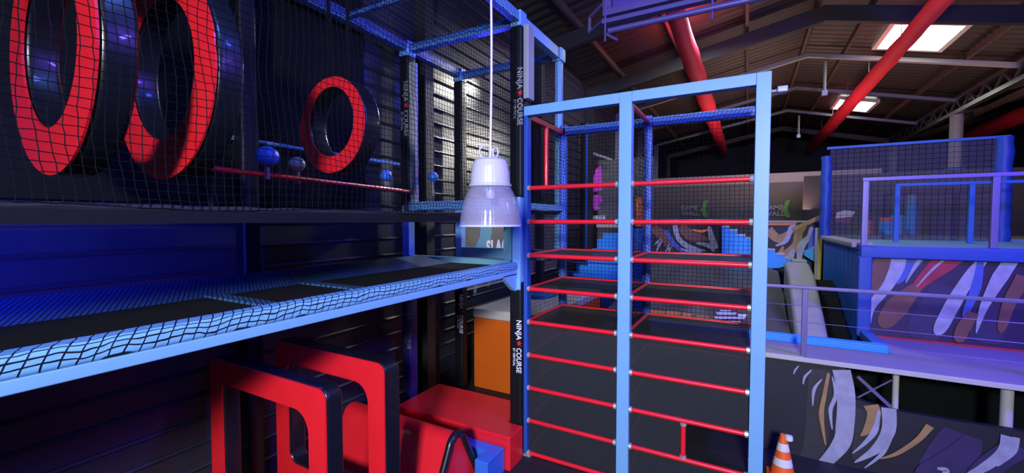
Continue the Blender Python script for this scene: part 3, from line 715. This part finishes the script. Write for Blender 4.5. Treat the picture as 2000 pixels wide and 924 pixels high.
# airbag
t = thing('stunt_airbag', 'big dark grey inflated airbag in the pit, with pale and orange markings near its front', 'airbag', (-.4, 9.4, 0))
mb = MB(); N1, N2 = 30, 40; vs = []
for j in range(N2+1):
    for i in range(N1+1):
        a = i/N1; b_ = j/N2; x = -2.3+2.9*a; y = 7.05+3.95*b_
        zz = 1.02+.75*b_+.05*sin(a*18+b_*5)*sin(b_*14)+.06*(1-(2*a-1)**4)
        vs.append((x, y, zz))
fs = [(j*(N1+1)+i, j*(N1+1)+i+1, (j+1)*(N1+1)+i+1, (j+1)*(N1+1)+i) for j in range(N2) for i in range(N1)]
mb.add(vs, fs)
nf = len(vs); edge = [i for i in range(N1+1)]
mb.add([vs[i] for i in edge]+[(vs[i][0], vs[i][1]-.02, 0.0) for i in edge], [(i+N1+1, i+N1+2, i+1, i) for i in range(N1)])
re = [(j*(N1+1)+N1) for j in range(N2+1)]
mb.add([vs[i] for i in re]+[(vs[i][0]+.02, vs[i][1], 0.0) for i in re], [(i+N2+1, i+N2+2, i+1, i) for i in range(N2)])
mb.build('airbag_body', 'airbag', t, smooth=True)
def on_bag(px, py, dz=.12):
    lo, hi = 7.0, 11.0
    for _ in range(30):
        m_ = (lo+hi)/2; p = at(px, py, Y=m_)
        if p.z > 1.08+.75*(m_-7.05)/3.95+dz: lo = m_
        else: hi = m_
    return at(px, py, Y=lo)
mb = MB().use('white_text')
for (a, b_, c_, d_) in ((1398, 609, 1440, 615), (1394, 618, 1458, 623), (1400, 626, 1448, 631), (1440, 613, 1460, 619), (1405, 605, 1430, 608)):
    mb.poly([on_bag(a, b_), on_bag(c_, b_+1), on_bag(c_-5, d_), on_bag(a+3, d_)])
mb.use('paint_orange')
for (a, b_, c_, d_) in ((1268, 605, 1300, 613), (1303, 607, 1330, 615), (1334, 610, 1352, 619), (1362, 616, 1388, 619)):
    mb.poly([on_bag(a, b_), on_bag(c_, b_+3), on_bag(c_-3, d_+2), on_bag(a-4, d_)])
mb.build('markings', None, t)
# pale bag to the right
t = thing('inflated_cushion', 'pale grey inflated cushion in the pit, seen just right of the tower post', 'airbag', (.95, 8.6, 0))
mb = MB()
pts = [(.62, .95), (1.05, .92), (1.08, 1.45), (.85, 1.85), (.62, 2.0)]
mb.prism([(7.5, 0), (9.9, 0), (9.9, 2.05), (9.0, 1.9), (8.0, 1.45), (7.5, 1.2)], 'X', .64, 1.05)
mb.build('cushion_body', 'light_grey', t, bevel=.08, seg=4)
MB().prism([(7.6, .9), (9.6, .9), (9.6, 1.75)], 'X', 1.08, 1.38).build('black_flap', 'mat_black', t)

# upper platform
ZP = 2.46; YP = 7.7
t = upp = thing('upper_platform', 'raised blue-edged platform on a purple wall painted with flowing strokes', 'platform', (3, 9, 0))
MB().box(1.44, 7.5, YP, 11.1, ZP-.1, ZP).build('deck', 'teal', upp)
MB().box(1.40, 7.5, YP-.08, YP+.04, ZP-.14, ZP+.03).build('edge_pad', 'deep_blue', upp, bevel=.02)
MB().box(1.44, 7.5, YP+.04, YP+.30, ZP, ZP+.03).build('net_wrapped_step', 'wrap_X', upp)
MB().box(1.36, 1.62, YP+.3, 11.1, ZP-.02, ZP+.06).build('side_pad', 'light_grey', upp, bevel=.02)
MB().box(1.38, 1.54, YP-.08, YP+.06, ZL, ZP-.12).build('corner_post', 'deep_blue', upp, bevel=.02)
mb = MB(); vs = []
for i in range(61):
    y = 7.78+i*3.3/60; x = 1.42+.015*sin(i*1.1); vs += [(x, y, .9), (x, y, ZP-.06)]
mb.add(vs, [(2*i, 2*i+1, 2*i+3, 2*i+2) for i in range(60)]).build('side_curtain', 'mid_blue', upp, smooth=True)
uw = MB().use('purple_wall').box(1.54, 7.5, YP, YP+.06, ZL, ZP-.12)
ys(uw, 'paint_violet', [(1850, 560), (1820, 620), (1790, 665)], [.3, .4, .3], YP)
ys(uw, 'paint_violet', [(1940, 600), (1930, 640), (1920, 670)], [.2, .3, .3], YP)
ys(uw, 'paint_brown', [(1735, 486), (1712, 540), (1690, 590)], [.18, .2, .1], YP)
ys(uw, 'paint_blue', [(1795, 484), (1768, 520), (1752, 555)], [.28, .22, .05], YP)
ys(uw, 'paint_white', [(1756, 484), (1752, 520), (1732, 560), (1700, 600), (1690, 640)], [.16, .16, .12, .1, .1], YP)
ys(uw, 'paint_red', [(1878, 484), (1840, 515), (1800, 550), (1775, 580)], [.26, .24, .14, .05], YP)
ys(uw, 'paint_white', [(1872, 488), (1825, 522), (1788, 562)], [.01, .03, .01], YP)
ys(uw, 'paint_brown', [(1790, 560), (1750, 600), (1722, 640)], [.12, .26, .16], YP)
ys(uw, 'paint_white', [(1815, 484), (1790, 515), (1768, 552)], [.03, .05, .01], YP)
ys(uw, 'paint_white', [(1942, 484), (1900, 530), (1862, 590), (1828, 655)], [.05, .12, .15, .14], YP)
ys(uw, 'paint_blue', [(1915, 500), (1905, 560), (1880, 620)], [.05, .1, .06], YP)
ys(uw, 'paint_white', [(1990, 486), (1952, 540), (1920, 600), (1905, 650)], [.12, .15, .08, .01], YP)
ys(uw, 'paint_brown', [(2000, 540), (1970, 590), (1952, 650)], [.16, .12, .08], YP)
ys(uw, 'paint_brown', [(1900, 610), (1880, 640), (1870, 668)], [.1, .14, .1], YP)
uw.build('painted_wall', None, upp)
MB().box(1.56, 5, YP-.03, YP, ZL, ZL+.03).build('kick_strip', 'paint_red', upp)
# guard rails on the upper platform
def rail(x0, x1, y, z0, z1, posts, label, m_='mezz_metal'):
    t = thing('guard_rail', label, 'railing', ((x0+x1)/2, y, z0))
    MB().box(x0, x1, y-.03, y+.03, z1-.05, z1).build('top_rail', m_, t, bevel=.005)
    for x in posts: MB().box(x-.035, x+.035, y-.03, y+.03, z0, z1-.05).build('post', m_, t, bevel=.005)
    return t
rail(1.41, 7.2, YP, ZP+.03, 3.45, (1.45, 2.74, 4.2, 5.7), 'purple guard rail along the front of the upper platform')
rail(2.3, 6.2, 10.0, ZP, 3.50, (2.33, 3.28, 4.6), 'blue inner guard rail on the upper platform, seen through the outer one', 'mid_blue')
# netted box
t = thing('net_cage', 'grey net cage with blue padded corner posts on the upper platform', 'net cage', (2.8, 11.1, ZP))
YN = 11.15
def lump(x, y, z0, z1, r, nm='padded_post'):
    pts = []; rs = []
    for i in range(15):
        z = z0+(z1-z0)*i/14; pts.append((x+.008*sin(i*1.7), y, z)); rs.append(r*(1+.06*sin(i*2.3)))
    return MB().path(pts, rs, 14).build(nm, 'deep_blue', t, smooth=True)
lump(1.44, YN, ZP, 4.20, .095); lump(4.06, YN, ZP, 4.36, .12)
MB().box(1.44, 4.13, YN-.03, YN+.03, 4.34, 4.39).build('top_pad', 'mid_blue', t)
flat_net('cage_net', 'cord', t, (1.5, YN, ZP), (2.6, 0, 0), (0, 0, 1.88), .1, .003)
MB().quad((1.5, YN+.01, ZP), (4.1, YN+.01, ZP), (4.1, YN+.01, 4.34), (1.5, YN+.01, 4.34)).build('net_screen', 'soft_net', t)
flat_net('cage_net', 'cord', t, (1.44, YN, ZP), (0, .4, 0), (0, 0, 1.75), .1, .003)

# traffic cone
p = at(1528, 930, Z=.02); cx, cy = p.x, p.y
cx, cy = at(1530, 850, Y=5.45).x, 5.45
t = thing('traffic_cone', 'orange and white striped traffic cone standing before the painted base wall', 'cone', (cx, cy, 0))
H = .50
def cr(z): return .03+(H-z)/H*.10
MB().box(cx-.15, cx+.15, cy-.15, cy+.15, 0, .03).build('base', 'cone_orange', t, bevel=.01)
mb = MB()
bands = [(0.03, .17, 'cone_orange'), (.17, .25, 'cone_white'), (.25, .33, 'cone_orange'), (.33, .41, 'cone_white'), (.41, H, 'cone_orange')]
for a, b_, m_ in bands:
    mb.use(m_).lathe((cx, cy, 0), [(cr(a), a), (cr(b_), b_)], 28)
mb.use('cone_orange').lathe((cx, cy, 0), [(cr(H), H), (.012, H+.004)], 28)
mb.build('cone_body', None, t, smooth=True)
MB().lathe((cx+.05, cy-.02, H-.045), [(.035, 0), (.04, .01), (.035, .05), (.01, .055)], 12).build('tape_end', 'cone_white', t)

# ================================================================== FAR THINGS SEEN THROUGH THE TOWER
# far grey partition
t = thing('partition_wall', 'plain grey partition wall with a lighter top band far beyond the tower', 'partition', (0, 20, 0))
MB().box(-4.2, 4.2, 20, 20.15, 0, 4.55).build('partition_panel', 'grey_wall', t)
MB().box(-4.2, 4.2, 19.96, 20.0, 4.35, 4.72).build('top_band', 'light_grey', t)
for x in (3.0, 3.9): MB().box(x, x+.35, 19.9, 19.99, 0, 4.5).build('pilaster', 'light_grey', t)
def far_sign(px, py, Y, l, w_=1.0):
    t = thing('wall_sign', l, 'sign', (at(px, py, Y=Y).x, Y, at(px, py, Y=Y).z))
    p = at(px-22, py-2, Y=Y); s = .25*w_
    text('lettering', 'GAME', 'light_grey', t, (p.x, Y, p.z), (1, 0, 0), (0, 0, 1), s, bold=.012)
    text('lettering', 'WALL', 'light_grey', t, (p.x+.05, Y, p.z-s*.95), (1, 0, 0), (0, 0, 1), s, bold=.012)
    a = lambda q, r_: at(px+q, py+r_, Y=Y)
    MB().use('paint_green').poly([a(22, -20), a(32, -22), a(26, -4), a(32, 12), a(24, 14), a(16, 0)]).build('arrow_mark', None, t)
far_sign(1352, 412, 19.88, 'white lettering with a green arrow on the partition wall, seen through the tower')
far_sign(1512, 412, 19.88, 'white lettering with a green arrow on the partition wall, right of the tower')
# painted mural wall at mid distance
YM = 12.0
t = thing('mural_wall', 'low dark wall painted with brown and white swirls beyond the pit', 'wall panel', (-.4, YM, 0))
mw = MB().use('mural_dark').box(-2.9, 1.6, YM, YM+.1, 0, 2.80)
for (m_, pts, ws) in (
    ('paint_brown', [(1275, 445), (1300, 465), (1310, 490)], [.2, .3, .1]), ('paint_white', [(1278, 478), (1290, 470), (1282, 492)], [.02, .1, .02]),
    ('paint_white', [(1318, 440), (1325, 465), (1345, 482), (1378, 490)], [.12, .12, .14, .02]), ('paint_brown', [(1330, 442), (1350, 460), (1385, 468)], [.2, .3, .1]),
    ('paint_blue', [(1300, 450), (1320, 480), (1350, 498)], [.1, .12, .05]), ('paint_white', [(1360, 475), (1385, 480), (1395, 492)], [.04, .12, .05]),
    ('paint_white', [(1385, 442), (1392, 470), (1400, 486)], [.06, .16, .1]), ('paint_orange', [(1352, 448), (1370, 452), (1390, 446)], [.02, .08, .02]),
    ('paint_white', [(1330, 485), (1350, 492), (1372, 492)], [.03, .08, .02]), ('paint_white', [(1300, 492), (1310, 478), (1306, 494)], [.02, .08, .02]),
    ('paint_tan', [(1500, 448), (1520, 466), (1545, 452), (1560, 440)], [.2, .2, .1, .1]), ('paint_white', [(1515, 480), (1535, 470), (1545, 445), (1555, 436)], [.04, .1, .1, .02]),
    ('paint_tan', [(1530, 500), (1555, 480), (1560, 455), (1575, 440)], [.18, .2, .16, .06]), ('paint_white', [(1560, 510), (1565, 480), (1580, 462), (1585, 442)], [.08, .16, .1, .08]),
    ('paint_tan', [(1505, 510), (1520, 500), (1530, 480)], [.1, .12, .04]), ('paint_blue', [(1580, 500), (1590, 470), (1600, 445)], [.1, .2, .2]),
    ('paint_orange', [(1498, 436), (1540, 436), (1558, 434)], [.1, .1, .04]), ('paint_white', [(1540, 515), (1545, 498), (1550, 486)], [.1, .14, .04])):
    ys(mw, m_, pts, ws, YM)
mw.build('painted_panel', None, t)
MB().box(-2.9, 1.6, YM-.05, YM+.14, 2.80, 2.84).build('cap_rail', 'light_grey', t)
p0 = at(1550, 448, Y=YM-.06); p1 = at(1602, 424, Y=YM-.06)
tag(MB().bar(p0, p1, .05, .09).build('handrail', 'paint_tan'), 'slanted tan handrail rising beside the mural, just right of the tower post', 'handrail')
p = at(1600, 445, Y=11.45)
t = thing('marker_post', 'yellow-and-white speckled post beside the mural, next to the blue curtain', 'post', (p.x, p.y, 0))
MB().box(p.x-.06, p.x+.06, p.y, p.y+.1, 0, p.z).build('post_body', 'paint_yellow', t)
MB().box(p.x-.062, p.x-.01, p.y-.004, p.y, 1.2, p.z).build('speckled_strip', 'paint_white', t)
# stepped foam blocks
def stepped(px_pts, Y, depth, m_, label, zb=1.2):
    pts = [at(a, b, Y=Y) for a, b in px_pts]; poly = [(q.x, q.z) for q in pts]
    t = thing('stepped_foam_block', label, 'foam block', (sum(q[0] for q in poly)/len(poly), Y, min(q[1] for q in poly)))
    MB().prism(poly, 'Y', Y, Y+depth).build('block_body', m_, t)
    if px_pts[0][1] > 600: MB().box(poly[0][0], poly[-1][0], Y, Y+depth, 0, poly[0][1]).build('block_base', m_, t)
    mb = MB()
    for (a, b_) in zip(poly, poly[1:]):
        if abs(a[1]-b_[1]) < .03 and abs(a[0]-b_[0]) > .08 and a[1] > min(q[1] for q in poly)+.15:
            mb.box(min(a[0], b_[0]), max(a[0], b_[0]), Y-.01, Y+depth, a[1], a[1]+.02)
    if mb.v: mb.build('pale_edge', 'cream_vinyl', t)
    return t
stepped([(1410, 640), (1410, 443), (1424, 443), (1424, 450), (1440, 450), (1440, 460), (1456, 460), (1456, 466), (1466, 466), (1466, 640)], 11.2, .6, 'sky_blue', 'bright blue stepped foam block against the mural, inside the view of the right bay')
stepped([(1490, 524), (1490, 488), (1514, 488), (1514, 497), (1532, 497), (1532, 505), (1541, 506), (1541, 518), (1520, 524)], 11.6, .38, 'sky_blue', 'bright blue jagged foam steps below the mural, right of the tower post')
stepped([(1541, 524), (1548, 510), (1576, 510), (1576, 540), (1568, 544), (1552, 533)], 11.5, .5, 'sky_blue', 'bright blue pointed foam block lowest below the mural')
stepped([(1571, 492), (1588, 485), (1605, 488), (1605, 505), (1596, 515), (1572, 500)], 11.7, .3, 'sky_blue', 'small bright blue foam lump beside the dark blue curtain')
# stairs seen through the left bay
t = thing('foam_staircase', 'blue foam staircase rising beyond the left bay of the tower', 'stairs', (-3.2, 9.6, 0))
sx = [(-4.05, 1.42), (-3.85, 1.6), (-3.65, 1.78), (-3.4, 1.97), (-3.15, 2.16), (-2.95, 2.36), (-2.75, 2.52)]
for k, (x, z) in enumerate(sx):
    MB().box(x, -2.3, 9.5+.16*k, 9.66+.16*k if k < 6 else 11.2, 0, z).build('step', 'deep_blue' if k < 9 else 'sky_blue', t)
MB().prism([(-3.55, 1.3), (-3.55, 1.6), (-3.4, 1.6), (-3.4, 1.8), (-3.2, 1.8), (-3.2, 2.0), (-3.1, 2.0), (-3.1, 2.2), (-2.98, 2.2), (-2.98, 2.42), (-2.85, 2.42), (-2.85, 2.56), (-2.3, 2.56), (-2.3, 1.3)], 'Y', 9.36, 9.49).build('side_panel', 'sky_blue', t)
MB().box(-4.05, -2.3, 9.34, 9.36, 1.86, 1.89).build('trim_strip', 'deep_blue', t)
# dark partition with the pink figure
t = thing('sign_board', 'tall dark board with a pink arrow figure above white lettering, beyond the left bay', 'sign', (-3.1, 12.9, 0))
MB().box(-4.1, -2.45, 12.9, 13.0, 0, 4.7).build('board', 'grey_wall', t)
f_ = lambda L: [at(a, b, Y=12.89) for a, b in L]
mb = MB().use('paint_pink'); mb.poly(f_([(1164, 330), (1174, 322), (1176, 372), (1156, 376), (1158, 352)])); mb.poly(f_([(1156, 380), (1172, 380), (1178, 392), (1168, 400), (1172, 408), (1162, 412), (1156, 400)])); mb.build('arrow_figure', None, t)
p = at(1156, 428, Y=12.88); text('lettering', 'AVEROUE', 'white_text', t, (p.x, p.y, p.z), (1, 0, 0), (0, 0, 1), .15, bold=.008, sx=.62)
p = at(1156, 436.5, Y=12.88); text('lettering', 'HORIZONS', 'white_text', t, (p.x, p.y, p.z), (1, 0, 0), (0, 0, 1), .14, bold=.008, sx=.58)
MB().box(-4.1, -2.45, 12.8, 12.9, 2.62, 2.75).build('ledge', 'cream_vinyl', t)
MB().bar(at(1148, 296, Y=12.7), at(1195, 312, Y=12.7), .05, .07).build('arm', 'light_grey', t)
t = thing('black_post', 'slim black padded post standing before the dark sign board', 'post', (-3.9, 11.9, 0))
p = at(1139, 400, Y=11.6); MB().box(p.x-.1, p.x+.06, 11.6, 11.75, 0, 5.6).build('post_padding', 'black_pad', t, bevel=.02)
MB().box(p.x+.06, p.x+.1, 11.62, 11.7, 0, 5.6).build('edge_strip', 'deep_blue', t)
t = thing('padded_pillar', 'orange-over-blue padded pillar glimpsed beside the middle post of the tower', 'pillar', (-1.5, 6.65, 1.2))
p = at(1249, 400, Y=6.6); MB().box(p.x-.07, p.x+.08, 6.60, 6.7, 2.75, 3.2).build('orange_pad', 'paint_orange', t, bevel=.02)
MB().box(p.x-.09, p.x+.12, 6.58, 6.72, 1.2, 2.73).build('blue_pad', 'mid_blue', t, bevel=.02)
# colourful things beyond the cage
def drum(px, py0, py1, Y, r, m1, m2, label):
    a = at(px, py0, Y=Y); b_ = at(px, py1, Y=Y)
    t = thing('foam_cylinder', label, 'foam cylinder', (a.x, Y, b_.z))
    h = a.z-b_.z
    MB().tube((a.x, Y, b_.z), (a.x, Y, a.z-h*.25), r, 18).build('cylinder_body', m1, t, smooth=True)
    MB().tube((a.x, Y, a.z-h*.25), (a.x, Y, a.z), r*.9, 18).build('cap', m2, t, smooth=True)
drum(1734, 425, 458, 13.5, .16, 'sky_blue', 'paint_orange', 'blue foam cylinder with an orange cap behind the cage net')
drum(1757, 420, 458, 14.2, .2, 'sky_blue', 'sky_blue', 'squat pale blue foam cylinder next to the orange-capped one')
drum(1783, 380, 458, 13.8, .11, 'sky_blue', 'teal', 'tall thin blue foam cylinder behind the inner guard rail')
drum(1694, 430, 458, 13.2, .12, 'paint_orange', 'paint_orange', 'short orange foam cylinder close to the first rail post')
t = thing('far_floor_platform', 'grey walkway deck stretching beyond the net cage', 'platform', (4, 14, 0))
MB().box(1.6, 9, 11.3, 17, 2.3, 2.42).build('deck', 'grey_wall', t)
MB().box(1.6, 9, 11.25, 11.3, 2.25, 2.5).build('edge', 'teal', t)
MB().box(1.6, 9, 17, 17.1, 0, 4.3).build('rear_panel', 'dark_wall', t)
p = at(1650, 425, Y=14.5)
t = thing('white_helmet_sign', 'small white and red patch on the dark panel behind the cage corner', 'sign', (p.x, 14.5, p.z))
MB().prism([(p.x-.2, p.z-.02), (p.x-.18, p.z+.14), (p.x, p.z+.2), (p.x+.22, p.z+.16), (p.x+.16, p.z+.02)], 'Y', 14.5, 14.54).build('white_patch', 'white_text', t)
MB().prism([(p.x-.2, p.z-.12), (p.x-.2, p.z-.02), (p.x+.16, p.z-.02), (p.x+.1, p.z-.12)], 'Y', 14.5, 14.53).build('red_patch', 'paint_red', t)
